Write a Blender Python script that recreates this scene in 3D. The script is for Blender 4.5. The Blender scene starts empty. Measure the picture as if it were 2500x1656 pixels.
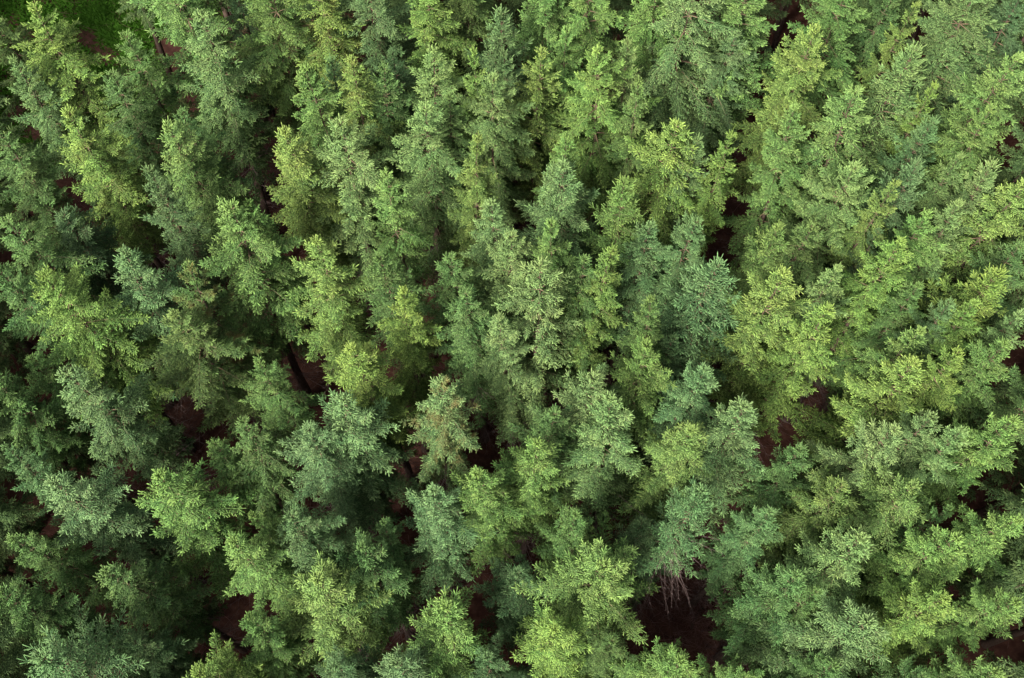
import bpy, math, random
import numpy as np
from mathutils import Vector, Matrix, Euler

PI = math.pi
R = math.radians
scene = bpy.context.scene
C = scene.collection

# ------------------------------------------------------------------ camera
IMG_W, IMG_H, FOCAL = 2500.0, 1656.0, 2800.0      # photograph in pixels, focal length in pixels
PITCH = R(67.0)                                     # below the horizon
CAM = Vector((0.0, 0.0, 46.5))
cam_data = bpy.data.cameras.new('camera')
cam_data.sensor_width = 36.0
cam_data.lens = 36.0 * FOCAL / IMG_W
cam_data.clip_start = 0.1
cam_data.clip_end = 2000.0
cam = bpy.data.objects.new('camera', cam_data)
cam.location = CAM
cam.rotation_euler = (PI / 2 - PITCH, 0, 0)
C.objects.link(cam)
scene.camera = cam

# ------------------------------------------------------------------ world and sun
SUN_EL, SUN_AZ = R(46), R(215)                    # azimuth clockwise from +Y (the view direction)
world = bpy.data.worlds.new('World')
scene.world = world
world.use_nodes = True
wn = world.node_tree
wn.nodes.clear()
out = wn.nodes.new('ShaderNodeOutputWorld')
bg = wn.nodes.new('ShaderNodeBackground')
sky = wn.nodes.new('ShaderNodeTexSky')
sky.sky_type = 'NISHITA'
sky.sun_disc = False
sky.sun_elevation = SUN_EL
sky.sun_rotation = SUN_AZ
sky.dust_density = 4.0
hsv = wn.nodes.new('ShaderNodeHueSaturation')     # overcast: cloud takes most of the blue out
hsv.inputs['Saturation'].default_value = 0.35
wn.links.new(sky.outputs[0], hsv.inputs['Color'])
# an overcast sky is about three times brighter overhead than at the horizon
stc = wn.nodes.new('ShaderNodeTexCoord')
sxyz = wn.nodes.new('ShaderNodeSeparateXYZ')
smr = wn.nodes.new('ShaderNodeMapRange')
smr.inputs[3].default_value = 0.1; smr.inputs[4].default_value = 1.5
smul = wn.nodes.new('ShaderNodeVectorMath'); smul.operation = 'SCALE'
wn.links.new(stc.outputs['Generated'], sxyz.inputs[0])
wn.links.new(sxyz.outputs['Z'], smr.inputs[0])
wn.links.new(hsv.outputs[0], smul.inputs[0])
wn.links.new(smr.outputs[0], smul.inputs['Scale'])
wn.links.new(smul.outputs[0], bg.inputs['Color'])
bg.inputs['Strength'].default_value = 0.075
wn.links.new(bg.outputs[0], out.inputs['Surface'])

sun = bpy.data.lights.new('sun', 'SUN')
sun.energy = 4.2
sun.angle = R(14)
sun.color = (1.0, 0.95, 0.85)
sun_o = bpy.data.objects.new('sun', sun)
sd = Vector((math.sin(SUN_AZ) * math.cos(SUN_EL), math.cos(SUN_AZ) * math.cos(SUN_EL), math.sin(SUN_EL)))
sun_o.rotation_euler = sd.to_track_quat('Z', 'Y').to_euler()
C.objects.link(sun_o)

scene.view_settings.view_transform = 'Standard'
scene.view_settings.look = 'None'
scene.view_settings.exposure = 1.35
scene.view_settings.gamma = 1.0
scene.render.engine = 'CYCLES'
cy = scene.cycles
cy.max_bounces = 4
cy.diffuse_bounces = 3
cy.glossy_bounces = 1
cy.transmission_bounces = 2
cy.use_denoising = True

# ------------------------------------------------------------------ helpers
def tag(o, label=None, cat=None, group=None, kind=None):
    if label: o['label'] = label
    if cat: o['category'] = cat
    if group: o['group'] = group
    if kind: o['kind'] = kind
    return o

def mesh_arrays(name, verts, tris, attrs=None, mat=None, smooth=True):
    me = bpy.data.meshes.new(name)
    nv, nf = len(verts), len(tris)
    me.vertices.add(nv)
    me.vertices.foreach_set('co', np.ascontiguousarray(verts, dtype=np.float32).ravel())
    me.loops.add(nf * 3)
    me.loops.foreach_set('vertex_index', np.ascontiguousarray(tris, dtype=np.int32).ravel())
    me.polygons.add(nf)
    me.polygons.foreach_set('loop_start', np.arange(0, nf * 3, 3, dtype=np.int32))
    me.polygons.foreach_set('use_smooth', np.full(nf, smooth, dtype=bool))
    me.update(calc_edges=True)
    for k, a in (attrs or {}).items():
        at = me.attributes.new(k, 'FLOAT', 'POINT')
        at.data.foreach_set('value', np.ascontiguousarray(a, dtype=np.float32))
    if mat: me.materials.append(mat)
    return me

def frame_of(D):
    """two unit vectors across each direction D (n,3)"""
    ref = np.where(np.abs(D[:, 2:3]) > 0.9, np.array([[1.0, 0, 0]]), np.array([[0, 0, 1.0]]))
    A = np.cross(D, ref); A /= np.linalg.norm(A, axis=1, keepdims=True) + 1e-9
    return A, np.cross(D, A)

SIDES = 3
def shoots_mesh(name, S, mat, rng):
    """S rows: px py pz dx dy dz len rad young tint  ->  one blunt needle-clad finger each"""
    P, D, L, Rr, Y, T = S[:, 0:3], S[:, 3:6], S[:, 6:7], S[:, 7:8], S[:, 8], S[:, 9]
    n = len(S)
    A, B = frame_of(D)
    roll = rng.uniform(0, 2 * PI, n)[:, None]
    V = np.empty((n, 7, 3))
    for k in range(3):
        a = roll + k * 2 * PI / 3
        off = (A * np.cos(a) + B * np.sin(a)) * Rr
        V[:, k] = P + off * 0.75
        V[:, 3 + k] = P + D * (L * 0.80) + off * 0.95
    V[:, 6] = P + D * L
    f = []
    for k in range(3):
        j = (k + 1) % 3
        f += [[k, j, 3 + j], [k, 3 + j, 3 + k], [3 + k, 3 + j, 6]]
    F = (np.array(f)[None] + (np.arange(n) * 7)[:, None, None]).reshape(-1, 3)
    g = np.array([0, 0, 0, .6, .6, .6, 1.0])  # bases darker: older needles, plus shade between shoots put into the colour
    young = (Y[:, None] * (0.35 + 0.65 * g[None])).ravel()
    return mesh_arrays(name, V.reshape(-1, 3), F, {'young': young, 'tint': np.repeat(T, 7)}, mat)

def tubes(segs, sides=4):
    """segs rows: p0(3) p1(3) r0 r1 -> verts, tris"""
    segs = np.asarray(segs, dtype=float)
    P0, P1, r0, r1 = segs[:, 0:3], segs[:, 3:6], segs[:, 6:7], segs[:, 7:8]
    D = P1 - P0; D /= np.linalg.norm(D, axis=1, keepdims=True) + 1e-9
    A, B = frame_of(D)
    n = len(segs)
    V = np.empty((n, sides * 2, 3))
    for k in range(sides):
        a = k * 2 * PI / sides
        o = A * math.cos(a) + B * math.sin(a)
        V[:, k] = P0 + o * r0
        V[:, sides + k] = P1 + o * r1
    f = []
    for k in range(sides):
        j = (k + 1) % sides
        f += [[k, j, sides + j], [k, sides + j, sides + k]]
    F = (np.array(f)[None] + (np.arange(n) * sides * 2)[:, None, None]).reshape(-1, 3)
    return V.reshape(-1, 3), F

# ------------------------------------------------------------------ materials
def new_mat(name):
    m = bpy.data.materials.new(name)
    m.use_nodes = True
    nt = m.node_tree
    nt.nodes.clear()
    return m, nt, nt.nodes, nt.links

def needle_material():
    """each tree's own green comes from its object colour; alpha carries how much rusty growth it has"""
    m, nt, N, Lk = new_mat('spruce_needles')
    o = N.new('ShaderNodeOutputMaterial')
    oi = N.new('ShaderNodeObjectInfo')
    ay = N.new('ShaderNodeAttribute'); ay.attribute_name = 'young'
    at = N.new('ShaderNodeAttribute'); at.attribute_name = 'tint'
    tc = N.new('ShaderNodeTexCoord')
    # last year's growth: the tree's colour, much deeper to paint in shade between shoots; new shoots: paler and more yellow
    old_shade = N.new('ShaderNodeMix'); old_shade.data_type = 'RGBA'; old_shade.blend_type = 'MULTIPLY'; old_shade.inputs[0].default_value = 1
    Lk.new(oi.outputs['Color'], old_shade.inputs[6]); old_shade.inputs[7].default_value = (0.32, 0.42, 0.36, 1)
    yg = N.new('ShaderNodeMix'); yg.data_type = 'RGBA'; yg.blend_type = 'MULTIPLY'; yg.inputs[0].default_value = 1
    Lk.new(oi.outputs['Color'], yg.inputs[6]); yg.inputs[7].default_value = (2.5, 2.2, 1.9, 1)
    mx = N.new('ShaderNodeMix'); mx.data_type = 'RGBA'
    Lk.new(ay.outputs['Fac'], mx.inputs[0]); Lk.new(old_shade.outputs[2], mx.inputs[6]); Lk.new(yg.outputs[2], mx.inputs[7])
    # shoot-to-shoot variation
    mr = N.new('ShaderNodeMapRange'); mr.inputs[3].default_value = 0.75; mr.inputs[4].default_value = 1.25
    Lk.new(at.outputs['Fac'], mr.inputs[0])
    hs = N.new('ShaderNodeHueSaturation')
    Lk.new(mx.outputs[2], hs.inputs['Color']); Lk.new(mr.outputs[0], hs.inputs['Value'])
    nz = N.new('ShaderNodeTexNoise'); nz.inputs['Scale'].default_value = 0.9; nz.inputs['Detail'].default_value = 2
    Lk.new(tc.outputs['Object'], nz.inputs['Vector'])
    hr = N.new('ShaderNodeMapRange'); hr.inputs[1].default_value = 0.3; hr.inputs[2].default_value = 0.7
    hr.inputs[3].default_value = 0.485; hr.inputs[4].default_value = 0.515
    Lk.new(nz.outputs['Fac'], hr.inputs[0]); Lk.new(hr.outputs[0], hs.inputs['Hue'])
    # rusty patches on some trees
    nr = N.new('ShaderNodeTexNoise'); nr.inputs['Scale'].default_value = 1.7; nr.inputs['Detail'].default_value = 4
    Lk.new(tc.outputs['Object'], nr.inputs['Vector'])
    rr = N.new('ShaderNodeMapRange'); rr.inputs[1].default_value = 0.48; rr.inputs[2].default_value = 0.75
    Lk.new(nr.outputs['Fac'], rr.inputs[0])
    ra = N.new('ShaderNodeMath'); ra.operation = 'MULTIPLY'
    Lk.new(rr.outputs[0], ra.inputs[0]); Lk.new(oi.outputs['Alpha'], ra.inputs[1])
    rm = N.new('ShaderNodeMix'); rm.data_type = 'RGBA'
    Lk.new(ra.outputs[0], rm.inputs[0]); Lk.new(hs.outputs[0], rm.inputs[6]); rm.inputs[7].default_value = (0.17, 0.105, 0.035, 1)
    p = N.new('ShaderNodeBsdfPrincipled')
    p.inputs['Roughness'].default_value = 0.55
    p.inputs['Specular IOR Level'].default_value = 0.25
    Lk.new(rm.outputs[2], p.inputs['Base Color'])
    t = N.new('ShaderNodeBsdfTranslucent')
    Lk.new(rm.outputs[2], t.inputs['Color'])
    ms = N.new('ShaderNodeMixShader'); ms.inputs[0].default_value = 0.12
    Lk.new(p.outputs[0], ms.inputs[1]); Lk.new(t.outputs[0], ms.inputs[2])
    Lk.new(ms.outputs[0], o.inputs['Surface'])
    return m

def noise_material(name, ramp, scale, rough=0.9, detail=8, coord='Object', bump=0.0):
    m, nt, N, Lk = new_mat(name)
    o = N.new('ShaderNodeOutputMaterial')
    p = N.new('ShaderNodeBsdfPrincipled'); p.inputs['Roughness'].default_value = rough
    p.inputs['Specular IOR Level'].default_value = 0.2
    tc = N.new('ShaderNodeTexCoord')
    nz = N.new('ShaderNodeTexNoise'); nz.inputs['Scale'].default_value = scale; nz.inputs['Detail'].default_value = detail
    nz.inputs['Roughness'].default_value = 0.65
    Lk.new(tc.outputs[coord], nz.inputs['Vector'])
    cr = N.new('ShaderNodeValToRGB')
    while len(cr.color_ramp.elements) < len(ramp): cr.color_ramp.elements.new(0.5)
    for e, (pos, col) in zip(cr.color_ramp.elements, ramp):
        e.position = pos; e.color = (*col, 1)
    Lk.new(nz.outputs['Fac'], cr.inputs['Fac'])
    Lk.new(cr.outputs[0], p.inputs['Base Color'])
    if bump:
        b = N.new('ShaderNodeBump'); b.inputs['Strength'].default_value = bump
        Lk.new(nz.outputs['Fac'], b.inputs['Height']); Lk.new(b.outputs[0], p.inputs['Normal'])
    Lk.new(p.outputs[0], o.inputs['Surface'])
    return m

M_NEEDLE = needle_material()
M_BARK = noise_material('spruce_bark', [(0.3, (0.055, 0.035, 0.028)), (0.6, (0.105, 0.072, 0.056)), (0.8, (0.17, 0.13, 0.11))], 9, bump=0.5)
M_TWIG = noise_material('branch_wood', [(0.3, (0.10, 0.07, 0.045)), (0.7, (0.21, 0.145, 0.095))], 6)
M_DEAD = noise_material('dead_branch_wood', [(0.3, (0.09, 0.06, 0.055)), (0.7, (0.22, 0.16, 0.15))], 3)
M_LITTER = noise_material('forest_floor', [(0.3, (0.045, 0.019, 0.013)), (0.5, (0.085, 0.036, 0.026)), (0.7, (0.14, 0.068, 0.048))], 3.0, bump=0.8)
M_BRUSH = noise_material('fallen_twigs', [(0.3, (0.13, 0.055, 0.045)), (0.7, (0.33, 0.19, 0.17))], 1.6)
M_GRASS = noise_material('clearing_grass', [(0.3, (0.04, 0.12, 0.008)), (0.7, (0.09, 0.24, 0.02))], 5)
M_STONE = noise_material('grey_stone', [(0.3, (0.16, 0.12, 0.13)), (0.7, (0.28, 0.22, 0.24))], 5, bump=0.3)

# ------------------------------------------------------------------ branch templates
rng = np.random.default_rng(7)
U = rng.uniform

def unit(v):
    v = np.asarray(v, float)
    return v / (np.linalg.norm(v) + 1e-9)

def make_branch(L, hang, long_tips=0.0, open_=0.0):
    """one primary branch along +x: returns shoots (n,10) and wood segments (m,8)"""
    S, W = [], []
    def shoot(p, d, l, r, y):
        d = unit(d)
        S.append((*p, *d, l, r, y, U(0, 1)))
    bow = U(-0.12, 0.12)
    def pos(s):
        u = s / L
        return np.array([s, bow * s * u, -0.10 * hang * s * s + 0.22 * L * max(0, u - 0.6) ** 2 * 2])
    n = max(3, int(L / 0.16))
    pts = [pos(L * i / n) for i in range(n + 1)]
    r0 = 0.006 + 0.008 * L
    for a, b, i in zip(pts[:-1], pts[1:], range(n)):
        W.append((*a, *b, r0 * (1 - i / n) + 0.004, r0 * (1 - (i + 1) / n) + 0.004))
    s = 0.10 + 0.16 * max(0, L - 0.5)
    step = 0.094 * (1 + 0.35 * open_)
    side = 1
    while s < L - 0.03:
        p = pos(s); fwd = unit(pos(min(L, s + 0.03)) - pos(s - 0.03))
        lat = np.array([-fwd[1], fwd[0], 0])
        # needles along the main stem and on its top
        shoot(p, fwd + np.array([0, 0, 0.05]), step * 1.6, 0.014, 0.15)
        if U() < 0.75:
            shoot(p, fwd * 0.8 + lat * U(-0.5, 0.5) + np.array([0, 0, U(0.2, 0.9)]), U(0.06, 0.12), 0.016, U(0.3, 0.7))
        if U() > 0.06 + 0.12 * open_:
            l2 = min(0.40, 0.32 * (L - s) + 0.11) * U(0.5, 1.25)
            if l2 > 0.4 and U() < 0.25: l2 *= 0.6
            ang = R(U(42, 66))
            hg = hang * U(0.15, 0.75)
            d2 = unit(fwd * math.cos(ang) + lat * side * math.sin(ang) + np.array([0, 0, -0.28 * hg + U(-0.08, 0.10)]))
            def p2(t): return p + d2 * t + np.array([0, 0, -0.55 * hg * t * t])
            if l2 > 0.16:
                m = max(2, int(l2 / 0.2))
                for i in range(m):
                    W.append((*p2(l2 * i / m), *p2(l2 * (i + 1) / m), 0.0045, 0.0035))
            t = U(0.02, 0.05)
            sgn = 1
            while t < l2 - 0.02:
                q = p2(t); f2 = unit(p2(t + 0.02) - p2(t - 0.02))
                la = unit(np.cross(np.array([0, 0, 1.0]), f2)); upv = np.cross(f2, la)
                rem = 1 - t / l2
                for sg in (1, -1):
                    if U() < 0.92:
                        sl = U(0.062, 0.10) + 0.05 * rem * (l2 / 0.4)
                        a3 = R(U(34, 56))
                        shoot(q, f2 * math.cos(a3) + la * sg * math.sin(a3) + upv * U(-0.22, 0.30), sl, U(0.0145, 0.019), U(0.05, 0.75) + 0.2 * (1 - rem))
                if U() < 0.30:
                    shoot(q, f2 + upv * U(0.4, 1.0) + la * U(-.4, .4), U(0.05, 0.09), 0.015, U(0.4, 0.8))
                if U() < 0.6:
                    shoot(q, f2, 0.10, 0.0125, 0.12)
                t += U(0.054, 0.076) * (1 + 0.3 * open_)
            q = p2(max(0.0, l2 - 0.03)); f2 = unit(p2(l2) - p2(l2 - 0.03))
            shoot(q, f2 + np.array([0, 0, 0.1]), U(0.085, 0.13) * (1 + 0.3 * long_tips), 0.017, U(0.75, 1.0))
        side = -side
        s += step * U(0.42, 0.62)
    p = pos(L - 0.02); fwd = unit(pos(L) - pos(L - 0.05))
    lat = np.array([-fwd[1], fwd[0], 0])
    lt = U(0.13, 0.24) + long_tips * U(0.03, 0.13)
    shoot(p, fwd + np.array([0, 0, U(0.05, 0.5)]), lt, 0.019, 1.0)
    for k in (-1, 1, -1, 1):
        shoot(p - fwd * U(0, 0.08), fwd * 0.75 + lat * k * U(0.4, 0.8) + np.array([0, 0, U(-0.1, 0.5)]), lt * U(0.5, 0.8), 0.018, U(0.8, 1.0))
    return np.array(S), np.array(W)

LENGTHS = [0.18, 0.32, 0.5, 0.7, 0.95, 1.2, 1.5, 1.8, 2.15, 2.5, 2.9]
def bank(hang, long_tips, open_):
    return [[make_branch(L, hang, long_tips, open_) for _ in range(4)] for L in LENGTHS]

def place(rows, az, pitch, roll, at, wood=False):
    M = np.array(Matrix.Rotation(az, 3, 'Z') @ Matrix.Rotation(-pitch, 3, 'Y') @ Matrix.Rotation(roll, 3, 'X'))
    o = rows.copy()
    o[:, 0:3] = rows[:, 0:3] @ M.T + at
    if wood: o[:, 3:6] = rows[:, 3:6] @ M.T + at
    else: o[:, 3:6] = rows[:, 3:6] @ M.T
    return o

TREE_H = 16.0
def radius_at(d, rmax, slope):
    return rmax * (1 - math.exp(-(slope * (d + 0.1) / rmax) ** 1.25)) * (1.0 if d < 5 else max(0.6, 1 - 0.07 * (d - 5)))

def make_variant(name, rmax, slope, bk, whorl=0.56, per=4.4, depth=10.0, top_pitch=52, long_tips=0.0, gap=0.0, leader=0.34, dead_len=1.0):
    """a spruce whose tip is at TREE_H above its foot: returns the meshes of its trunk, crown, branches and dead branches"""
    SH, WD = [], []
    # trunk axis wobbles a little
    w1, w2 = U(0, 2 * PI), U(0, 2 * PI)
    def axis(z):
        d = TREE_H - z
        return np.array([0.05 * math.sin(d * 0.8 + w1), 0.05 * math.sin(d * 0.7 + w2), 0]) * min(1, d / 2) + np.array([0, 0, z])
    T = TREE_H
    top = []
    for i in range(5):    # leader
        z = T - leader * (1 - i / 5)
        top.append((*axis(z), 0, 0, 1, leader / 5 * 1.5, 0.02, 1.0, U(0, 1)))
    for k in range(5):
        a = k * 2 * PI / 5 + U(-.3, .3)
        top.append((*axis(T - leader), math.cos(a) * .75, math.sin(a) * .75, 0.66, U(0.22, 0.36) * (1 + 0.4 * long_tips), 0.019, 1.0, U(0, 1)))
        if U() < 0.6:
            top.append((*axis(T - leader * U(.4, .8)), math.cos(a) * .6, math.sin(a) * .6, 0.8, U(0.06, 0.12), 0.013, 1.0, U(0, 1)))
    dd_ = leader
    while dd_ < 5.5:      # needles still clothe the youngest part of the stem
        for k in range(3):
            a = U(0, 2 * PI)
            top.append((*axis(T - dd_), math.cos(a) * .6, math.sin(a) * .6, U(.5, .9), U(0.10, 0.19), 0.018, U(.1, .6), U(0, 1)))
        dd_ += 0.06
    SH.append(np.array(top))
    z = T - leader
    lob = [(U(0, 2 * PI), U(0.8, 1.25)) for _ in range(5)]
    first = True
    while z > T - depth:
        d = T - z
        rb = radius_at(d, rmax, slope)
        nb = int(round(per + U(-0.6, 0.9)))
        a0 = U(0, 2 * PI)
        for k in range(nb):
            if U() < gap * min(1, d / 2): continue
            a = a0 + k * 2 * PI / nb + U(-0.3, 0.3)
            L = rb * (U(0.50, 1.28) if d > 2.2 else U(0.8, 1.1))
            if U() < 0.10: L *= 1.2
            for la, lf in lob:                       # uneven outline: some sides reach further
                L *= 1 + (lf - 1) * 0.55 * max(0, math.cos(a - la)) ** 3
            i = min(range(len(LENGTHS)), key=lambda j: abs(LENGTHS[j] - L))
            sh, wd = bk[i][int(U(0, 4))]
            pitch = R(top_pitch - (top_pitch - 8) * min(1, d / 2.2) - max(0, min(22, (d - 2.2) * 4)) + U(-9, 9))
            zz = z + U(-0.05, 0.05)
            f = L / LENGTHS[i]
            at = axis(zz)
            roll = U(-0.25, 0.25)
            s2 = place(sh, a, pitch, roll, np.zeros(3)); s2[:, 8] = np.clip(s2[:, 8] + 0.35 * max(0, 1 - d / 3.0), 0, 1); s2[:, 0:3] = s2[:, 0:3] * f + at
            w2_ = place(wd, a, pitch, roll, np.zeros(3), True); w2_[:, 0:6] = w2_[:, 0:6] * f + np.tile(at, 2)
            SH.append(s2); WD.append(w2_)
        # short branches between the whorls
        for k in range(2):
            a = U(0, 2 * PI); zz = z - whorl * U(0.2, 0.8)
            L = rb * U(0.35, 0.7)
            i = min(range(len(LENGTHS)), key=lambda j: abs(LENGTHS[j] - L))
            if i >= 7: i = 6
            sh, wd = bk[i][int(U(0, 4))]
            pitch = R(top_pitch * 0.9 - (top_pitch * .9 - 4) * min(1, d / 2.4) + U(-14, 10))
            SH.append(place(sh, a, pitch, U(-.3, .3), axis(zz))); WD.append(place(wd, a, pitch, 0, axis(zz), True))
        z -= whorl * U(0.8, 1.15) * (1 + 0.06 * d)
    S = np.concatenate(SH)
    crown = shoots_mesh(name + '_crown', S, M_NEEDLE, rng)
    v, f = tubes(np.concatenate(WD), 3)
    branches = mesh_arrays(name + '_branches', v, f, None, M_TWIG)
    # trunk
    segs = []
    zs = np.linspace(0, T - 0.05, 26)
    for a, b in zip(zs[:-1], zs[1:]):
        ra = 0.17 * (1 - a / T) ** 1.1 + 0.006 + (0.06 if a < 0.3 else 0); rb_ = 0.17 * (1 - b / T) ** 1.1 + 0.006
        segs.append((*axis(a), *axis(b + 0.02), ra, rb_))
    v, f = tubes(segs, 9)
    trunk = mesh_arrays(name + '_trunk', v, f, None, M_BARK)
    # bare dead branches under the live crown
    DS = []
    z = T - depth + 1.5
    while z > 1.0:
        a = U(0, 2 * PI)
        L = U(0.7, 1.6) * dead_len; el = U(-0.25, 0.15)
        p = axis(z); d = np.array([math.cos(a), math.sin(a), el]); r0 = U(0.007, 0.014)
        n = 5
        for i in range(n):
            q = p + d * L / n
            DS.append((*p, *q, r0 * (1 - i / n) + .002, r0 * (1 - (i + 1) / n) + .002))
            for s_ in (-1, 1):
                if U() < 0.8:
                    t = unit(d + np.array([-d[1], d[0], 0]) * s_ * U(.5, 1.1) + np.array([0, 0, U(-.5, .1)]))
                    DS.append((*q, *(q + t * U(0.12, 0.45) * (1 - 0.6 * i / n)), 0.005, 0.0015))
            p = q; d = d + np.array([U(-.2, .2), U(-.2, .2), U(-.22, .10)])
        z -= U(0.06, 0.16)
    v, f = tubes(DS, 3)
    dead = mesh_arrays(name + '_dead', v, f, None, M_DEAD)
    return dict(crown=crown, branches=branches, trunk=trunk, dead=dead, r=rmax)

bk_norm = bank(1.0, 0.1, 0.0)
bk_hang = bank(1.9, 0.0, 0.0)
bk_open = bank(0.5, 1.0, 0.8)
VAR = {   # n: dense, h: hanging fans, o: open with long shoots, s: sparse, b: bare-limbed; w: the wide ones
    'n1': make_variant('dense', 1.75, 0.60, bk_norm),
    'n2': make_variant('dense', 1.75, 0.66, bk_norm, gap=0.10, leader=0.42),
    'n3': make_variant('dense', 1.70, 0.50, bk_norm, gap=0.06, leader=0.45),
    'n4': make_variant('dense', 1.80, 0.56, bk_norm, whorl=0.50, per=4.8, top_pitch=46),
    'nw1': make_variant('dense', 2.35, 0.78, bk_norm, per=5.0),
    'nw2': make_variant('dense', 2.40, 0.68, bk_norm, per=4.8, gap=0.08, leader=0.4),
    'nw3': make_variant('dense', 2.45, 0.86, bk_norm, whorl=0.62, per=5.2, gap=0.1),
    'h1': make_variant('hanging', 1.80, 0.64, bk_hang, top_pitch=42, gap=0.08),
    'h2': make_variant('hanging', 1.75, 0.52, bk_hang, whorl=0.60, per=4.2, top_pitch=36, gap=0.12),
    'hw1': make_variant('hanging', 2.40, 0.74, bk_hang, whorl=0.62, per=5.0, top_pitch=38, gap=0.08),
    'hw2': make_variant('hanging', 2.45, 0.64, bk_hang, whorl=0.66, per=4.6, top_pitch=32, gap=0.12),
    'o1': make_variant('open', 1.65, 0.52, bk_open, whorl=0.44, per=5.4, top_pitch=50, long_tips=1.0, leader=0.5),
    'ow1': make_variant('open', 2.30, 0.66, bk_open, whorl=0.50, per=5.6, top_pitch=46, long_tips=0.7, leader=0.45, gap=0.06),
    's1': make_variant('sparse', 1.70, 0.50, bk_norm, whorl=0.72, per=4.0, gap=0.25),
    'b1': make_variant('bare_limbed', 1.6, 0.55, bk_open, whorl=0.5, per=5.2, gap=0.12, depth=6.0, long_tips=0.4, dead_len=1.7),
}
WIDE = {'n': ('nw1', 'nw2', 'nw3'), 'h': ('hw1', 'hw2'), 'o': ('ow1',)}

# ------------------------------------------------------------------ where a pixel of the canopy stands
FWD = Vector((0, math.cos(PITCH), -math.sin(PITCH)))
UPV = Vector((0, math.sin(PITCH), math.cos(PITCH)))
def at_height(px, py, z):
    d = FWD + Vector((1, 0, 0)) * ((px - IMG_W / 2) / FOCAL) + UPV * (-(py - IMG_H / 2) / FOCAL)
    t = (z - CAM.z) / d.z
    return CAM + d * t, t

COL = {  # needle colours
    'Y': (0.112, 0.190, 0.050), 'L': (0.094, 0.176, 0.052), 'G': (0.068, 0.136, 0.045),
    'P': (0.104, 0.178, 0.068), 'B': (0.078, 0.148, 0.062), 'D': (0.050, 0.100, 0.042), 'O': (0.084, 0.142, 0.044),
}
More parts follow.
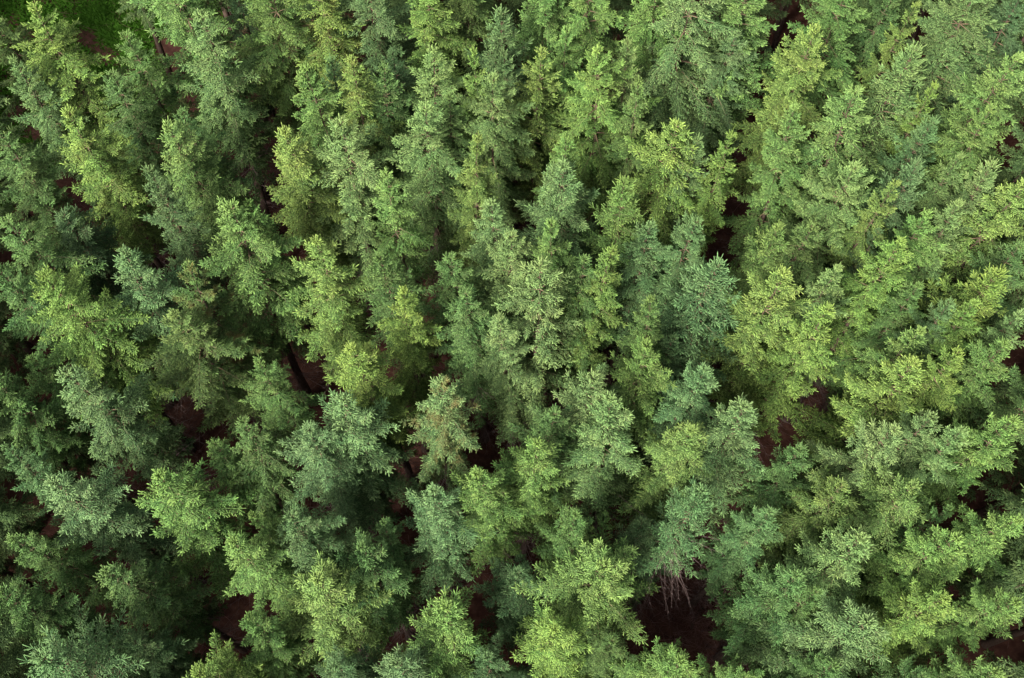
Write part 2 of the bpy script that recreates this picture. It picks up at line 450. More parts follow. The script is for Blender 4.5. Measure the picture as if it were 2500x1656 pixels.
# tip x, tip y, crown width (photo pixels), height above the mean, form, colour, label, rust
TREES = [
    (80, 5, 230, 0.5, 'n2', 'Y', 'tall yellow-green spruce rising in front of the bright green clearing in the top corner', 0),
    (25, 137, 190, -0.5, 'n1', 'P', 'pale bluish-green spruce at the left edge just below the grassy clearing', 0),
    (-45, 20, 190, 0, 'h1', 'O', 'olive spruce half cut off by the left edge beside the grassy clearing', 0),
    (160, 262, 230, 0.4, 'n3', 'Y', 'yellow-green spruce with orange inner twigs below the two corner spruces', 0.3),
    (-20, 300, 210, -0.5, 'n1', 'G', 'green spruce with rusty tips cut by the left edge, a fifth of the way down', 0.15),
    (270, 170, 180, -1.0, 'h1', 'G', 'mid green spruce standing behind the tall yellow-green corner spruce', 0),
    (402, 297, 240, 0.2, 'n4', 'L', 'light green domed spruce directly behind the silvery spruce with a bare red leader', 0),
    (440, 265, 150, -1.0, 'n2', 'G', 'small green spruce tip peeping out behind the light green domed spruce', 0),
    (354, 399, 150, 0.8, 'o1', 'B', 'silvery blue spruce with a bare reddish leader, lower left of the light green dome', 0),
    (488, 26, 240, 0.6, 'h2', 'P', 'big grey-green spruce with drooping fans, third large crown from the top left corner', 0),
    (385, -105, 330, 1.0, 'h1', 'L', 'wide yellow-green spruce with hanging fans cut by the top edge near the clearing', 0),
    (655, -65, 260, 0.3, 'n1', 'L', 'dense light green spruce cut by the top edge, right of the big grey-green fans', 0),
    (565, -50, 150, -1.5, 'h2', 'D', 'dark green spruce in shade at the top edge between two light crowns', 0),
    (770, -75, 230, 0, 'h1', 'Y', 'yellowish spruce with brown patches cut by the top edge', 0.45),
    (875, -90, 210, 0, 'n2', 'B', 'dark bluish spruce cut by the top edge right of the yellowish brown one', 0),
    (1040, -55, 290, 0.3, 'h2', 'Y', 'bright yellow-green spruce at the top edge with tiered fans', 0),
    (1150, -110, 210, -0.5, 'h1', 'O', 'dull olive spruce at the top edge left of the slender silver spruce', 0),
    (1222, 12, 180, 0.3, 'o1', 'B', 'slender silver-grey spruce with an open spiky tip near the top edge', 0),
    (1230, 118, 130, -1.0, 'o1', 'B', 'small silver spruce in front of the foot of the slender silver-grey spruce', 0),
    (1055, 110, 220, 0, 'n1', 'P', 'grey-green spruce just below the bright tiered spruce of the top edge', 0),
    (1157, 110, 130, 0.4, 'n3', 'Y', 'slim yellow-green spire between the grey-green and the silver-grey spruce', 0),
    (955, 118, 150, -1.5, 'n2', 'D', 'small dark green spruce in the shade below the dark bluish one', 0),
    (935, 150, 160, -0.5, 'o1', 'G', 'loose green spruce with long bare-looking top shoots right of the golden spruce', 0),
    (855, 135, 190, 0.6, 'h2', 'Y', 'narrow golden-green spruce with a forked orange-tinged lower crown', 0.35),
    (805, 130, 130, -1.0, 'o1', 'B', 'small bluish spruce peeping from behind the golden-green one', 0),
    (742, 155, 210, 0, 'n1', 'L', 'light green spruce left of the small bluish one and the golden one', 0),
    (1040, 250, 230, 0.4, 'n2', 'P', 'pale spruce with a creamy tip left of centre, a sixth of the way down', 0),
    (1098, 225, 160, -0.4, 'n4', 'G', 'green spruce squeezed between two pale spruces in the upper middle', 0),
    (1203, 185, 260, 0.4, 'n1', 'P', 'large pale grey-green spruce below the small silver spruce', 0),
    (828, 285, 240, 0.3, 'n2', 'P', 'grey-green spruce with a silvery spiked tip below the golden-green spruce', 0),
    (690, 312, 230, 0.1, 'n4', 'Y', 'vivid yellow-green spruce left of the silvery spiked grey-green one', 0),
    (1168, 325, 170, 0.7, 'n3', 'Y', 'pale yellow column-like spruce with a brown inner stem, upper middle', 0.15),
    (942, 412, 190, 1.0, 'h2', 'L', 'bright isolated star-tipped spruce with spreading skirts left of centre', 0),
    (1335, -80, 230, 0, 'n4', 'L', 'light green spruce cut by the top edge right of the slender silver spruce', 0),
    (1450, -80, 220, 0, 'n2', 'L', 'light green spruce cut by the top edge left of the creamy giant', 0),
    (1385, 60, 150, -0.2, 'n3', 'L', 'narrow light green spruce with a feathery tip below the top edge, middle', 0),
    (1322, 115, 210, 0, 'h2', 'Y', 'yellow-green spruce with an orange leader right of the large pale one', 0),
    (1460, 110, 270, 0.4, 'n1', 'Y', 'broad bright yellow-green spruce, the larger of a joined pair in the upper middle', 0),
    (1535, 88, 130, -0.3, 'o1', 'P', 'thin silvery spruce standing behind the joined bright pair', 0),
    (1560, 185, 170, 0.2, 'n3', 'L', 'lighter shoulder spruce, the smaller of a joined pair in the upper middle', 0),
    (1715, -95, 330, 1.2, 'h1', 'P', 'huge creamy green spruce with heavy drooping fans cut by the top edge', 0),
    (1615, -70, 220, 0, 'n2', 'L', 'fresh green spruce at the top edge against the left side of the creamy giant', 0),
    (1835, -70, 230, 0, 'n4', 'L', 'green spruce at the top edge against the right side of the creamy giant', 0),
    (1800, 75, 230, -1.8, 'n1', 'B', 'dark bluish spruce in shade behind the right side of the creamy giant', 0),
    (1382, 322, 170, -0.6, 'h2', 'L', 'vivid green spruce half hidden by the pale blue-green dome in the middle', 0),
    (1380, 392, 260, 0.5, 'n4', 'B', 'large pale blue-green domed spruce above the middle of the photo', 0),
    (1655, 295, 250, 0.5, 'h1', 'Y', 'big light yellow spruce with feathered hanging branches right of the middle', 0),
    (1708, 325, 130, -0.2, 'o1', 'P', 'small pale grey spruce tip leaning on the big light yellow spruce', 0),
    (1790, 318, 160, 0.2, 'h2', 'Y', 'narrow golden-green spruce with two prongs right of the big light yellow one', 0),
    (1525, 430, 170, 0.2, 'o1', 'L', 'small light green spruce with a visible stem left of the big light yellow one', 0),
    (1995, 58, 270, 0.5, 'n2', 'Y', 'light yellow spruce leaning out to the lower left with a long pale leader', 0),
    (2080, -55, 250, 0, 'n4', 'L', 'broad light green spruce at the top edge right of the pale leaning leader', 0),
    (2245, 0, 130, 0.2, 'h2', 'Y', 'brilliant yellow narrow spruce at the top edge near the right corner', 0),
    (2200, -60, 150, -1.5, 'n1', 'G', 'shaded green spruce at the top edge behind the brilliant yellow one', 0),
    (2400, -55, 300, 0.5, 'n4', 'P', 'large pale frosted spruce in the top right corner', 0),
    (2500, -20, 180, -1.2, 'n2', 'D', 'dark green spruce in the top right corner cut by the edge', 0),
    (2240, 103, 210, 0.4, 'o1', 'P', 'pale silvery spruce with twin spiked tips below the brilliant yellow one', 0),
    (2288, 195, 110, -0.8, 'n3', 'Y', 'small yellow-green spruce on the right flank of the twin-tipped silvery one', 0),
    (2095, 210, 240, 0.3, 'h2', 'L', 'spruce with long bare-backed side branches in the upper right', 0),
    (1945, 250, 190, 0, 'n1', 'L', 'light green spruce left of the one with long side branches', 0),
    (2497, 128, 230, 0.2, 'n4', 'L', 'pale yellow-green spruce cut by the right edge, upper part', 0),
    (2428, 255, 190, 0.2, 'n2', 'L', 'spruce with a slanting yellow leader near the right edge, upper part', 0),
    (2290, 282, 150, -0.4, 'o1', 'B', 'blue-grey spruce beneath the twin-tipped silvery one', 0),
    (2435, 388, 170, -0.2, 'o1', 'P', 'frosty spruce below the slanting yellow leader', 0),
    (2352, 372, 150, -0.6, 'n1', 'P', 'grey-green spruce between the blue-grey one and the frosty one', 0),
    (2250, 385, 160, 0.2, 'o1', 'B', 'silver-blue spruce with a wide spiky star top in the upper right', 0),
    (2090, 402, 270, 0.3, 'n4', 'P', 'broad pale dome of spruce left of the silver-blue star top', 0),
    (2195, 438, 150, 0.5, 'h2', 'Y', 'slim yellow-green spruce over a fan of dark branches beside the pale dome', 0),
    (2348, 487, 190, 0, 'n1', 'P', 'grey spruce with bristly tip below the frosty pair on the right', 0),
    (2270, 512, 190, 0.1, 'n2', 'L', 'light green spruce just left of the grey bristly tip', 0),
    (2205, 580, 210, 0.5, 'n1', 'Y', 'creamy yellow-green spruce with a tight crown on the right', 0),
    (2515, 440, 250, 0.3, 'h2', 'Y', 'yellow-green spruce stretching long arms in from the right edge', 0),
    (2500, 590, 220, -0.6, 'n4', 'G', 'green spruce at the right edge under the long arms', 0),
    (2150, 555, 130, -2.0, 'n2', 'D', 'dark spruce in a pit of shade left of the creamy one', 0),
    (600, 485, 150, 0.2, 'n3', 'L', 'light green side spruce joined to the wide star spruce, left of centre', 0),
    (560, 495, 250, 0.6, 'n2', 'L', 'wide star-shaped light green spruce left of centre with reaching arms', 0),
    (300, 605, 250, 0.2, 'n1', 'B', 'blue-green spruce right of the massive yellow-green mound near the left edge', 0),
    (100, 665, 300, 0.6, 'n1', 'Y', 'massive light yellow-green mound of spruce near the left edge, halfway down', 0),
    (455, 640, 200, -0.3, 's1', 'G', 'green spruce with a bright orange dead patch, left part of the photo', 0.75),
    (420, 760, 290, -1.2, 'n1', 'O', 'dense olive rounded spruce under the orange-patched one', 0),
    (10, 530, 240, -0.8, 'h2', 'G', 'dark green spruce at the left edge with upswept feather branches', 0),
    (150, 520, 220, -2.2, 'h1', 'D', 'deep green spruce in shade above the massive mound', 0),
    (-25, 640, 180, -0.8, 'n1', 'G', 'mid green spruce cut by the left edge beside the massive mound', 0),
    (770, 580, 240, 0.5, 'n1', 'Y', 'yellow-green spruce right of the wide star spruce with a tight pale tip', 0),
    (922, 615, 180, 0, 'o1', 'G', 'green spruce below the bright isolated star-tipped one', 0),
    (1098, 620, 200, -0.6, 'h2', 'G', 'deep green open-tiered spruce left of the pale star in the centre', 0),
    (985, 700, 180, 0.3, 'n1', 'Y', 'vivid yellow-green bushy spruce in front of the green one, left of centre', 0),
    (1138, 705, 200, -0.6, 'n2', 'G', 'green spruce behind the left flank of the pale central star', 0),
    (1200, 485, 190, -0.5, 'n1', 'P', 'grey-green spruce left of the pale blue-green dome', 0),
    (1250, 565, 190, -0.1, 'n2', 'P', 'pale green rounded spruce above the big central star', 0),
    (1318, 637, 370, 1.0, 'h2', 'P', 'biggest pale star-shaped spruce in the centre with creamy inner arms', 0),
    (1218, 765, 190, -0.3, 'n1', 'P', 'grey-green spruce on the left shoulder of the big central star', 0),
    (1345, 535, 180, 0.3, 'n3', 'L', 'pale yellow-green small spruce just above the big central star', 0),
    (1430, 622, 190, -0.5, 'n4', 'G', 'green spruce right behind the tip of the big central star', 0),
    (1500, 600, 180, 0.3, 'n3', 'Y', 'narrow dull yellow spruce right of the big central star', 0.2),
    (1592, 540, 200, -0.6, 'n1', 'B', 'bluish-green spruce under the small light green one, right of centre', 0),
    (1705, 530, 170, -0.6, 'n2', 'B', 'grey-green shaded spruce above the leaning blue spruce', 0),
    (1760, 630, 230, 0, 'o1', 'B', 'leaning blue-grey spruce with a thin pale leader, right of centre', 0),
    (1592, 722, 170, -0.2, 'n1', 'O', 'olive-green spruce with a round crown below the dull yellow one', 0),
    (1580, 830, 200, 0.2, 'n2', 'L', 'light green spruce below the round olive one', 0),
    (1650, 815, 130, -2.2, 'o1', 'D', 'small dark spruce deep in the shade right of the light green one', 0),
    (1905, 545, 220, -0.2, 'n1', 'O', 'olive spruce, left one of a matching pair on the right', 0),
    (1992, 545, 200, -0.2, 'n2', 'O', 'olive spruce, right one of a matching pair on the right', 0),
    (1918, 655, 270, 0.5, 'n1', 'Y', 'large bright yellow star-tipped spruce under the olive pair', 0),
    (2052, 645, 190, 0.2, 'n1', 'P', 'pale spruce with a crown of white shoots right of the bright yellow star', 0),
    (2030, 745, 220, 0.3, 'n3', 'Y', 'yellow-green spruce in front of the crown of white shoots', 0),
    (2455, 655, 200, 0.2, 'o1', 'Y', 'yellow-green open spruce with spread spikes near the right edge, middle height', 0),
    (2388, 730, 180, 0, 'n1', 'Y', 'yellow-green spruce down-left of the spread spikes', 0),
    (2325, 730, 150, -0.4, 'n2', 'B', 'bluish spruce tucked left of two yellow-green ones on the right', 0),
    (2255, 800, 210, 0, 'n1', 'L', 'light green spruce above the golden spruce on the right', 0),
    (2345, 850, 180, 0.5, 'n2', 'Y', 'golden yellow spruce, the brightest crown of the right side', 0),
    (2460, 832, 200, 0.2, 'n4', 'L', 'pale yellow-green spruce right of the golden yellow one', 0),
    (2250, 690, 180, -0.8, 'n1', 'G', 'shaded green spruce under the creamy yellow-green one', 0),
    (2240, 878, 260, 0.3, 'n1', 'Y', 'yellow-green spruce with an orange limb lower left of the golden one', 0),
    (2500, 760, 170, -0.5, 'h2', 'P', 'greyish spruce cut by the right edge at middle height', 0),
    (150, 905, 260, 0.7, 'h2', 'B', 'blue-green star spruce with a cream stem in the left part below the massive mound', 0),
    (70, 870, 170, -1.8, 'h1', 'G', 'dark green spruce with long fronds behind the blue-green star spruce', 0),
    (-45, 905, 200, -0.2, 'h2', 'G', 'bright green fronds of a spruce rooted outside the left edge', 0),
    (5, 1085, 150, -0.3, 'n1', 'B', 'blue-green spruce cut by the left edge above the dark brown hollow', 0),
    (630, 875, 180, 0, 'n2', 'G', 'solitary green spruce standing over the dark brown gap left of centre', 0),
    (592, 1020, 190, 0.4, 'h2', 'G', 'pointed green spruce with hanging arms below the solitary green one', 0),
    (120, 1170, 280, 0.3, 'n1', 'B', 'large frosted blue-green spruce in the lower left', 0),
    (385, 1150, 270, 0.2, 'n1', 'L', 'bright yellow-green fan-shaped spruce in the lower left', 0),
    (610, 1250, 120, 0.0, 'n3', 'L', 'small spire of yellow-green spruce behind the lime spruce', 0),
    (562, 1315, 230, 0.3, 'n1', 'L', 'lime-green spruce with a radiating tip above the dark hollow at bottom left', 0),
    (20, 1310, 190, -0.6, 'h2', 'G', 'green spruce with arched fronds at the left edge, lower part', 0),
    (-10, 1440, 230, -0.2, 'n4', 'G', 'green spruce cut by the left edge close to the bottom corner', 0),
    (250, 1390, 220, -1.6, 'n1', 'G', 'deep green spruce behind and below the frosted blue-green one', 0),
    (95, 1605, 330, 0.5, 'o1', 'B', 'blue-grey spruce seen from above with a wheel of shoots in the bottom left corner', 0),
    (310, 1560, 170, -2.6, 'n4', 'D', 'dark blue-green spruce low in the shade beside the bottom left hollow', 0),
    (603, 1500, 180, 0.2, 'n1', 'G', 'green twin-pronged spruce rising at the bottom edge', 0.1),
    (480, 1640, 230, 0.3, 'n2', 'Y', 'yellow-green spruce with a star of pale shoots at the bottom edge', 0),
    (855, 845, 230, 0.4, 'n4', 'Y', 'yellow-green spruce with a blunt bright tip left of the rusty spruce', 0),
    (835, 965, 270, 0.3, 'n1', 'B', 'frosted blue-green spruce in front of the blunt bright tip', 0),
    (750, 1040, 220, -0.2, 'n2', 'B', 'blue-green spruce leaning against the left of the frosted one, lower middle', 0),
    (1080, 925, 230, 0.2, 'h2', 'P', 'rusty orange-flecked grey spruce left of the centre bottom', 0.9),
    (1165, 1150, 230, 0.4, 'n1', 'L', 'light green spruce with a long wispy leader in the lower middle', 0),
    (1060, 1190, 230, 0.2, 'n1', 'B', 'blue-green star spruce joined to the wispy-leadered one', 0),
    (935, 1270, 130, -1.4, 's1', 'G', 'small green spruce at the edge of the dark brown gap, lower middle', 0),
    (710, 1250, 210, -0.2, 'n2', 'B', 'blue-green spruce right of the lime-green radiating one', 0),
    (880, 1330, 230, -0.4, 'n1', 'G', 'spreading green spruce below the dark brown gap in the lower middle', 0),
    (770, 1410, 280, 0.5, 'n4', 'L', 'large light yellow-green spruce in the bottom part, left of the middle', 0),
    (1090, 1475, 260, 0.3, 'n1', 'L', 'green spruce seen from above with a bright rosette tip, bottom middle', 0),
    (965, 1615, 240, 0, 'n1', 'B', 'blue-green rosette of a spruce cut by the bottom edge', 0),
    (820, 1620, 200, -2.0, 'n4', 'D', 'dark spruce at the bottom edge under the large light yellow-green one', 0),
    (1450, 910, 220, 0.1, 'n2', 'P', 'pale green spruce with wispy top behind the cream-tipped one', 0),
    (1490, 965, 260, 0.4, 'n1', 'P', 'pale cream-tipped spruce in front of the wispy top, right of centre', 0),
    (1358, 1000, 200, -0.3, 'n2', 'G', 'green spruce with rusty tip left of the pale cream-tipped one', 0),
    (1312, 1075, 220, 0.2, 'n1', 'L', 'yellow-green spruce below the rusty-tipped one', 0),
    (1725, 895, 210, -0.1, 'n1', 'B', 'rounded grey-green spruce right of centre above the vivid green one', 0),
    (1695, 1045, 230, 0, 'n4', 'L', 'vivid green spruce left of the frosted silver one', 0),
    (1825, 985, 250, 0.4, 'n1', 'P', 'frosted silver spruce with a ragged outline in the lower right', 0),
    (1717, 1190, 180, 1.4, 'b1', 'B', 'sparse blue-green spruce with bare pinkish lower limbs over the brown clearing', 0),
    (1410, 1250, 180, -0.4, 'n4', 'G', 'green spruce above the big vivid green spreading spruce', 0),
    (1475, 1378, 350, 0.5, 'n1', 'L', 'big vivid green spreading spruce at the bottom, right of the middle', 0),
    (1352, 1530, 240, 0.2, 'n1', 'Y', 'yellow-green rosette spruce below the big vivid green one', 0),
    (1665, 1612, 220, 0.4, 'n4', 'L', 'bright lime spruce with orange spokes at the bottom edge beside the brown clearing', 0),
    (1500, 1560, 150, -2.2, 'n2', 'G', 'dark green spruce between the yellow rosette and the lime spruce', 0),
    (1190, 1600, 190, -2.0, 's1', 'D', 'dark spruce in the shade at the bottom edge, middle', 0),
    (1570, 1270, 130, -2.2, 'o1', 'D', 'thin dark spruce at the upper rim of the brown clearing', 0),
    (1885, 1245, 180, -0.7, 'n1', 'B', 'dark blue-green spruce right of the bare pinkish limbs', 0),
    (1960, 1090, 200, -1.0, 'h2', 'G', 'green spruce with sweeping fronds right of the frosted silver one', 0),
    (2195, 1040, 240, 0.4, 'n4', 'P', 'pale white-tipped spruce in the lower right, left one of three', 0),
    (2285, 1010, 190, 0.3, 'n2', 'P', 'pale white-tipped spruce in the lower right, middle one of three', 0),
    (2358, 1045, 190, 0.2, 'n1', 'P', 'pale white-tipped spruce in the lower right, right one of three', 0),
    (2237, 1185, 240, 0.2, 'n2', 'O', 'pale olive spruce with a bare pink stem piece, lower right', 0),
    (2060, 1180, 220, -0.8, 'h1', 'O', 'olive-green spruce left of the one with the bare pink stem piece', 0),
    (2485, 1020, 230, 0.2, 'n1', 'L', 'light green spruce cut by the right edge above the lower right gap', 0),
    (2325, 1235, 120, -1.0, 's1', 'G', 'small green spruce at the rim of the dark gap in the lower right', 0),
    (2112, 1310, 270, 0.5, 'n1', 'P', 'big dusty green spruce with a yellow leader leaning in the lower right', 0.1),
    (1950, 1400, 240, -0.8, 'n1', 'G', 'green spruce on the left flank of the big dusty one', 0),
    (2345, 1310, 240, 0.4, 'n4', 'L', 'light green spruce with pale spikes below the small rim spruce', 0),
    (2495, 1265, 220, 0.1, 'n1', 'L', 'light green spruce cut by the right edge, lower part', 0),
    (2315, 1455, 240, 0.5, 'n1', 'Y', 'vivid yellow-green fan spruce in the lower right', 0.1),
    (2125, 1515, 300, 0.5, 'n4', 'B', 'big blue-green spruce swept to the left near the bottom right', 0),
    (2000, 1440, 150, -1.4, 'n2', 'G', 'dark green spruce at the right rim of the brown clearing', 0),
    (2045, 1625, 180, -1.2, 'n1', 'G', 'green spruce under the swept blue-green one at the bottom edge', 0),
    (2490, 1470, 210, 0, 'n4', 'L', 'light green spruce cut by the right edge near the bottom corner', 0),
    (2440, 1640, 230, -0.3, 'n1', 'L', 'light green spruce in the bottom right corner', 0),
    (1825, 1650, 170, -0.6, 'n2', 'L', 'small lime spruce at the bottom edge right of the brown clearing', 0),
    (2260, 1650, 180, -1.8, 's1', 'G', 'shaded green spruce at the bottom edge below the vivid fan', 0),
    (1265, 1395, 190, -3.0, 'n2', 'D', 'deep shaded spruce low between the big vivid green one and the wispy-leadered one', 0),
    (520, 1075, 180, -1.6, 'h2', 'G', 'shaded green spruce between the bright fan-shaped one and the pointed hanging one', 0),
    (1620, 1290, 120, -3.0, 's1', 'D', 'sparse dark spruce crown under the bare pinkish limbs', 0),
    (300, 75, 190, -0.8, 'n2', 'G', 'green spruce between the tall corner spruce and the wide fans of the top edge', 0),
    (2575, 930, 220, 0.2, 'n2', 'G', 'green spruce leaning in over the right edge just below the middle', 0),
]

made = {}
rnd = random.Random(11)
def plant(px, py, w, dh, var, col, label, rust=0.0):
    H = TREE_H + dh
    tip, t = at_height(px, py, H)
    rad = (w / 2) * t / FOCAL * 1.28
    if rad > 2.08 and var[0] in WIDE:
        ch = WIDE[var[0]]; var = ch[int(px + py) % len(ch)]
    v = VAR[var]
    sxy = max(0.6, min(1.25, rad / v['r']))
    sz = H / TREE_H
    lean = Euler((R(rnd.gauss(0, 1.6)), R(rnd.gauss(0, 1.6)), 0))
    spin = rnd.uniform(0, 2 * PI)
    M = lean.to_matrix() @ Matrix.Rotation(spin, 3, 'Z')
    foot = tip - M @ Vector((0, 0, H))
    e = bpy.data.objects.new('spruce_tree', None)
    e.empty_display_size = 0.3
    e.location = (foot.x, foot.y, foot.z)
    e.rotation_euler = M.to_euler()
    k2 = rnd.uniform(0.92, 1.09)
    e.scale = (sxy * k2, sxy / k2, sz)
    tag(e, label, 'spruce tree', 'spruces of the plantation')
    C.objects.link(e)
    c = COL[col]
    j = [rnd.uniform(0.94, 1.06) for _ in range(3)]
    k = rnd.uniform(0.9, 1.12)
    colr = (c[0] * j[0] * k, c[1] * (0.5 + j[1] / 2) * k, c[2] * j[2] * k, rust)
    for nm in ('trunk', 'crown', 'branches', 'dead'):
        key = (var, nm)
        if key not in made:
            o = bpy.data.objects.new({'dead': 'dead_branches'}.get(nm, nm), v[nm]); made[key] = o
        else:
            o = made[key].copy()
        C.objects.link(o)
        o.parent = e
        o.color = colr
    return e
for row in TREES: plant(*row)

# ------------------------------------------------------------------ ground
n = 140
xs = np.linspace(-1, 1, n)
gx = np.sign(xs) * (np.abs(xs) ** 2.2) * 400
GX, GY = np.meshgrid(gx, gx + 0.0)
GY = GY + 16
def ground_z(x, y):
    return 0.12 * np.sin(x * 0.9 + 1) * np.cos(y * 0.8) + 0.08 * np.sin(x * 2.1 + y * 1.7) + 0.3 * np.sin(x * 0.11) * np.cos(y * 0.09)
GZ = ground_z(GX, GY)
V = np.stack([GX, GY, GZ], -1).reshape(-1, 3)
idx = np.arange(n * n).reshape(n, n)
a, b, c_, d = idx[:-1, :-1].ravel(), idx[:-1, 1:].ravel(), idx[1:, 1:].ravel(), idx[1:, :-1].ravel()
F = np.concatenate([np.stack([a, b, c_], 1), np.stack([a, c_, d], 1)])
g = bpy.data.objects.new('ground', mesh_arrays('ground', V, F, None, M_LITTER))
tag(g, 'reddish brown forest floor of needle litter under the spruces', kind='structure')
C.objects.link(g)

# ------------------------------------------------------------------ the same plantation going on outside the picture: one mass
CLEAR = at_height(60, 20, 0)[0]
def woods():
    pts = []
    rr = random.Random(5)
    def inside(x, y):
        # a metre or two outside the strip of canopy that the photograph shows
        d = Vector((x, y, TREE_H)) - CAM
        f = d.dot(FWD)
        if f <= 0: return False
        u = d.x / f * FOCAL; v = -d.dot(UPV) / f * FOCAL
        m = 1.7 / f * FOCAL
        foot = Vector((x, y, 12.5)) - CAM; ff = foot.dot(FWD)
        u2 = foot.x / ff * FOCAL; v2 = -foot.dot(UPV) / ff * FOCAL
        hit = abs(u) < IMG_W / 2 + m and -IMG_H / 2 - 1.6 * m < v < IMG_H / 2 + m
        low = abs(u2) < IMG_W / 2 + m * .2 and -IMG_H / 2 - .3 * m < v2 < IMG_H / 2 + m * .2
        for z in (2, 6, 10, 14, 16):          # nothing in front of the clearing
            q = Vector((x, y, z)) - CAM; fq = q.dot(FWD)
            a, b = q.x / fq * FOCAL + IMG_W / 2, -q.dot(UPV) / fq * FOCAL + IMG_H / 2
            if -170 < a < 230 and -150 < b < 150: return True
        return hit or low
    y = -26.0
    while y < 70:
        x = -48.0
        while x < 48:
            px, py = x + rr.uniform(-.8, .8), y + rr.uniform(-.8, .8)
            if not inside(px, py) and (px - CLEAR[0]) ** 2 + (py - CLEAR[1]) ** 2 > 5.0 ** 2: pts.append((px, py, 0))
            x += 2.9
        y += 2.7
    me = bpy.data.meshes.new('surrounding_woods')
    me.from_pydata(pts, [], [])
    o = bpy.data.objects.new('surrounding_woods', me)
    C.objects.link(o)
    o.color = (0.085, 0.145, 0.055, 0)
    tag(o, 'spruce plantation going on in every direction beyond the picture', kind='stuff')
    ng = bpy.data.node_groups.new('scatter_spruces', 'GeometryNodeTree')
    ng.interface.new_socket('Geometry', in_out='INPUT', socket_type='NodeSocketGeometry')
    ng.interface.new_socket('Geometry', in_out='OUTPUT', socket_type='NodeSocketGeometry')
    N, Lk = ng.nodes, ng.links
    gi, go = N.new('NodeGroupInput'), N.new('NodeGroupOutput')
    last = None
    join = N.new('GeometryNodeJoinGeometry')
    rs = N.new('FunctionNodeRandomValue'); rs.data_type = 'FLOAT'
    rs.inputs[2].default_value = 0.9; rs.inputs[3].default_value = 1.12; rs.inputs['Seed'].default_value = 3
    rot = N.new('FunctionNodeRandomValue'); rot.data_type = 'FLOAT_VECTOR'
    rot.inputs[0].default_value = (0, 0, 0); rot.inputs[1].default_value = (0, 0, 2 * PI)
    pick = N.new('FunctionNodeRandomValue'); pick.data_type = 'INT'
    pick.inputs[4].default_value = 0; pick.inputs[5].default_value = 2; pick.inputs['Seed'].default_value = 9
    for i, var in enumerate(('n1', 'nw2', 'h1')):
        cmpn = N.new('FunctionNodeCompare'); cmpn.data_type = 'INT'; cmpn.operation = 'EQUAL'
        Lk.new(pick.outputs[2], cmpn.inputs[2]); cmpn.inputs[3].default_value = i
        both = N.new('GeometryNodeJoinGeometry')
        for nm in ('crown', 'trunk'):
            ob = N.new('GeometryNodeObjectInfo'); ob.inputs['Object'].default_value = made[(var, nm)]
            ob.transform_space = 'ORIGINAL'
            Lk.new(ob.outputs['Geometry'], both.inputs[0])
        ip = N.new('GeometryNodeInstanceOnPoints')
        Lk.new(gi.outputs[0], ip.inputs['Points'])
        Lk.new(cmpn.outputs[0], ip.inputs['Selection'])
        Lk.new(both.outputs[0], ip.inputs['Instance'])
        Lk.new(rot.outputs[0], ip.inputs['Rotation'])
        Lk.new(rs.outputs[1], ip.inputs['Scale'])
        Lk.new(ip.outputs[0], join.inputs[0])
    Lk.new(join.outputs[0], go.inputs[0])
    md = o.modifiers.new('scatter', 'NODES'); md.node_group = ng
    print('woods', len(pts))
woods()

# ------------------------------------------------------------------ the grassy clearing in the corner
def grass():
    n = 90000
    r = 9.5 * np.sqrt(rng.uniform(0, 1, n)); a = rng.uniform(0, 2 * PI, n)
    edge = 1 + 0.25 * np.sin(3 * a) + 0.15 * np.sin(7 * a + 1)
    x = CLEAR[0] + r * np.cos(a) * edge * 1.25; y = CLEAR[1] + r * np.sin(a) * edge
    z = ground_z(x, y) + 0.25 * (0.5 + 0.5 * np.sin(x * 2.3) * np.cos(y * 2.9))
    P = np.stack([x, y, z - 0.25], 1)
    D = np.stack([rng.normal(0, .55, n), rng.normal(0, .55, n), np.full(n, 1.0)], 1)
    D /= np.linalg.norm(D, axis=1, keepdims=True)
    L = rng.uniform(0.25, 0.55, n)[:, None]
    A, B = frame_of(D)
    w = rng.uniform(0.02, 0.05, n)[:, None]
    V = np.stack([P - A * w * .5, P + A * w * .5, P + D * L * .6 + A * w, P + D * L * .6 - A * w, P + D * L + B * L * .3], 1)
    F = (np.array([[0, 1, 2], [0, 2, 3], [3, 2, 4]])[None] + (np.arange(n) * 5)[:, None, None]).reshape(-1, 3)
    o = bpy.data.objects.new('grass', mesh_arrays('grass', V.reshape(-1, 3), F, None, M_GRASS, False))
    tag(o, 'bright green grass and herbs in the clearing in the top left corner', kind='stuff')
    C.objects.link(o)
grass()

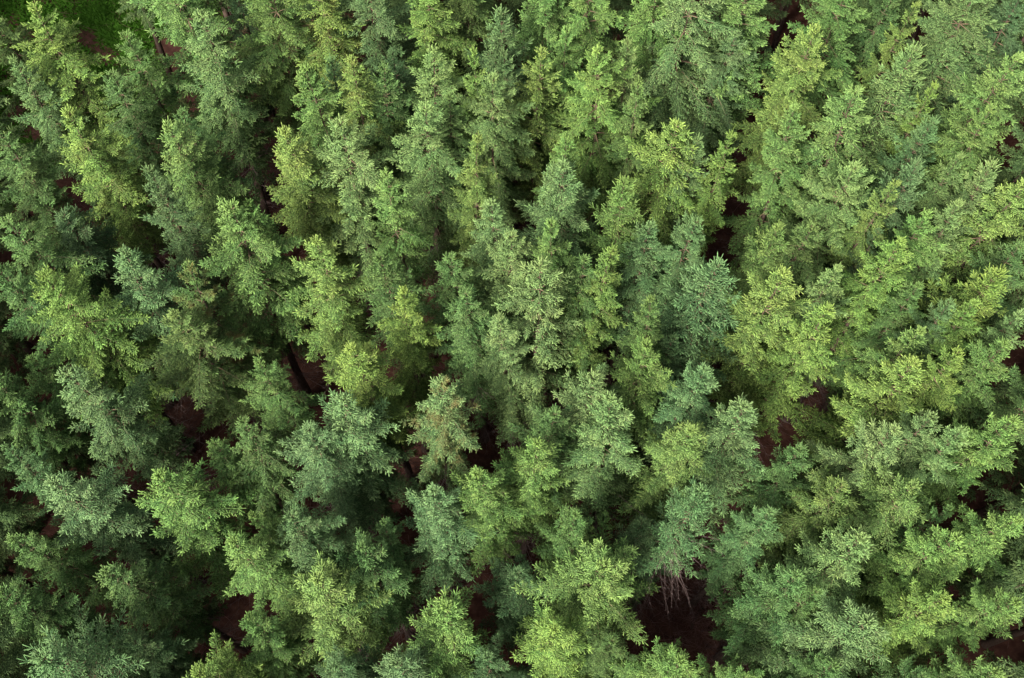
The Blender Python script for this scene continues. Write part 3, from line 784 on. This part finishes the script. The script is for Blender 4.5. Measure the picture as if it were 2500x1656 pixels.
# ------------------------------------------------------------------ fallen twigs on the forest floor
def brushwood():
    rr = np.random.default_rng(21)
    segs = []
    c0, c1 = at_height(-200, 1800, 0)[0], at_height(2700, -100, 0)[0]
    n = 5200
    X = rr.uniform(c0.x - 1, c1.x + 1, n); Y = rr.uniform(c0.y - 1, c1.y + 1, n)
    hub = at_height(1730, 1500, 0)[0]
    X[:900] = hub.x + rr.normal(0, 1.3, 900); Y[:900] = hub.y + rr.normal(0, 1.1, 900)
    for x, y in zip(X, Y):
        p = np.array([x, y, ground_z(x, y) + rr.uniform(0.02, 0.35)])
        a = rr.uniform(0, 2 * PI); L = rr.uniform(0.3, 1.5); r = rr.uniform(0.004, 0.011)
        d = np.array([math.cos(a), math.sin(a), rr.normal(0, 0.12)]); k = rr.normal(0, 0.18)
        m = 4
        for i in range(m):
            q = p + d * L / m
            segs.append((*p, *q, r * (1 - .22 * i), r * (1 - .22 * (i + 1)) + .001))
            if rr.random() < 0.5:
                sgn = rr.choice([-1, 1])
                t = unit(d + np.array([-d[1], d[0], 0.2]) * sgn * .8)
                segs.append((*q, *(q + t * rr.uniform(.1, .35)), r * .5, .0015))
            p = q; d = unit(d + np.array([-d[1], d[0], 0]) * k)
    v, f = tubes(segs, 3)
    o = bpy.data.objects.new('brushwood', mesh_arrays('brushwood', v, f, None, M_BRUSH))
    tag(o, 'tangle of dead fallen twigs lying over the reddish forest floor', kind='stuff')
    C.objects.link(o)
brushwood()

def fallen_log(px0, py0, px1, py1, r, label, name='fallen_log', mat=None):
    p0, p1 = at_height(px0, py0, 0.25)[0], at_height(px1, py1, 0.25)[0]
    n = 10; segs = []
    d = p1 - p0; sidev = Vector((-d.y, d.x, 0)).normalized()
    q = [p0 + d * (i / n) + sidev * 0.05 * math.sin(i * 0.9) + Vector((0, 0, 0.02 * math.sin(i * 1.7))) for i in range(n + 1)]
    root = bpy.data.objects.new(name, None)
    root.location = (p0.x, p0.y, 0)
    tag(root, label, 'log'); C.objects.link(root)
    q = [v - Vector((p0.x, p0.y, 0)) for v in q]
    for i in range(n): segs.append((*q[i], *q[i + 1], r * (1 - .035 * i), r * (1 - .035 * (i + 1))))
    for e_, sgn in ((0, -1), (n, 1)):     # domed cut ends
        rr_ = r if e_ == 0 else r * .65
        segs.append((*q[e_], *(q[e_] + d.normalized() * sgn * 0.01), rr_, rr_ * 0.02))
    v, f = tubes(segs, 8)
    o = bpy.data.objects.new('stem', mesh_arrays('log_stem', v, f, None, mat or M_BARK)); o.parent = root; C.objects.link(o)
    st = []
    rs = random.Random(int(px0))
    for i in range(7):
        b = q[rs.randint(1, n - 1)]; t = Vector((rs.uniform(-1, 1), rs.uniform(-1, 1), rs.uniform(.1, .8))).normalized()
        st.append((*b, *(b + t * (r + rs.uniform(.05, .3))), .012, .004))
    v, f = tubes(st, 4)
    o = bpy.data.objects.new('branch_stubs', mesh_arrays('log_stubs', v, f, None, M_DEAD)); o.parent = root; C.objects.link(o)
fallen_log(460, 1522, 512, 1575, 0.09, 'fallen log lying on the brown floor of the bottom left hollow')
fallen_log(372, 1575, 425, 1540, 0.05, 'thin fallen pole at the left side of the bottom left hollow')
fallen_log(1712, 1543, 1742, 1544, 0.035, 'short pale broken stick lying flat in the brown clearing', mat=M_DEAD)
fallen_log(1688, 1535, 1760, 1400, 0.06, 'dead brown stem lying across the brown clearing')

def stone(px, py, size, label, pale=False):
    import bmesh
    p = at_height(px, py, 0.1)[0]
    bm = bmesh.new(); bmesh.ops.create_icosphere(bm, subdivisions=3, radius=1)
    rs = random.Random(int(px))
    planes = [(Vector((rs.gauss(0, 1), rs.gauss(0, 1), rs.gauss(0, 1))).normalized(), rs.uniform(.5, .8)) for _ in range(9)]
    for v in bm.verts:
        for nrm, dd in planes:
            k = v.co.dot(nrm)
            if k > dd: v.co -= nrm * (k - dd)
        v.co = Vector((v.co.x * size, v.co.y * size * .8, v.co.z * size * .6))
    me = bpy.data.meshes.new('stone'); bm.to_mesh(me); bm.free(); me.materials.append(M_STONE)
    o = bpy.data.objects.new('stone', me); o.location = (p.x, p.y, ground_z(p.x, p.y) + size * .3)
    tag(o, label, 'stone'); C.objects.link(o)
stone(428, 1583, 0.17, 'mauve grey pointed stone in the bottom left hollow')
stone(422, 1512, 0.12, 'small pinkish stone above the pointed one in the bottom left hollow')
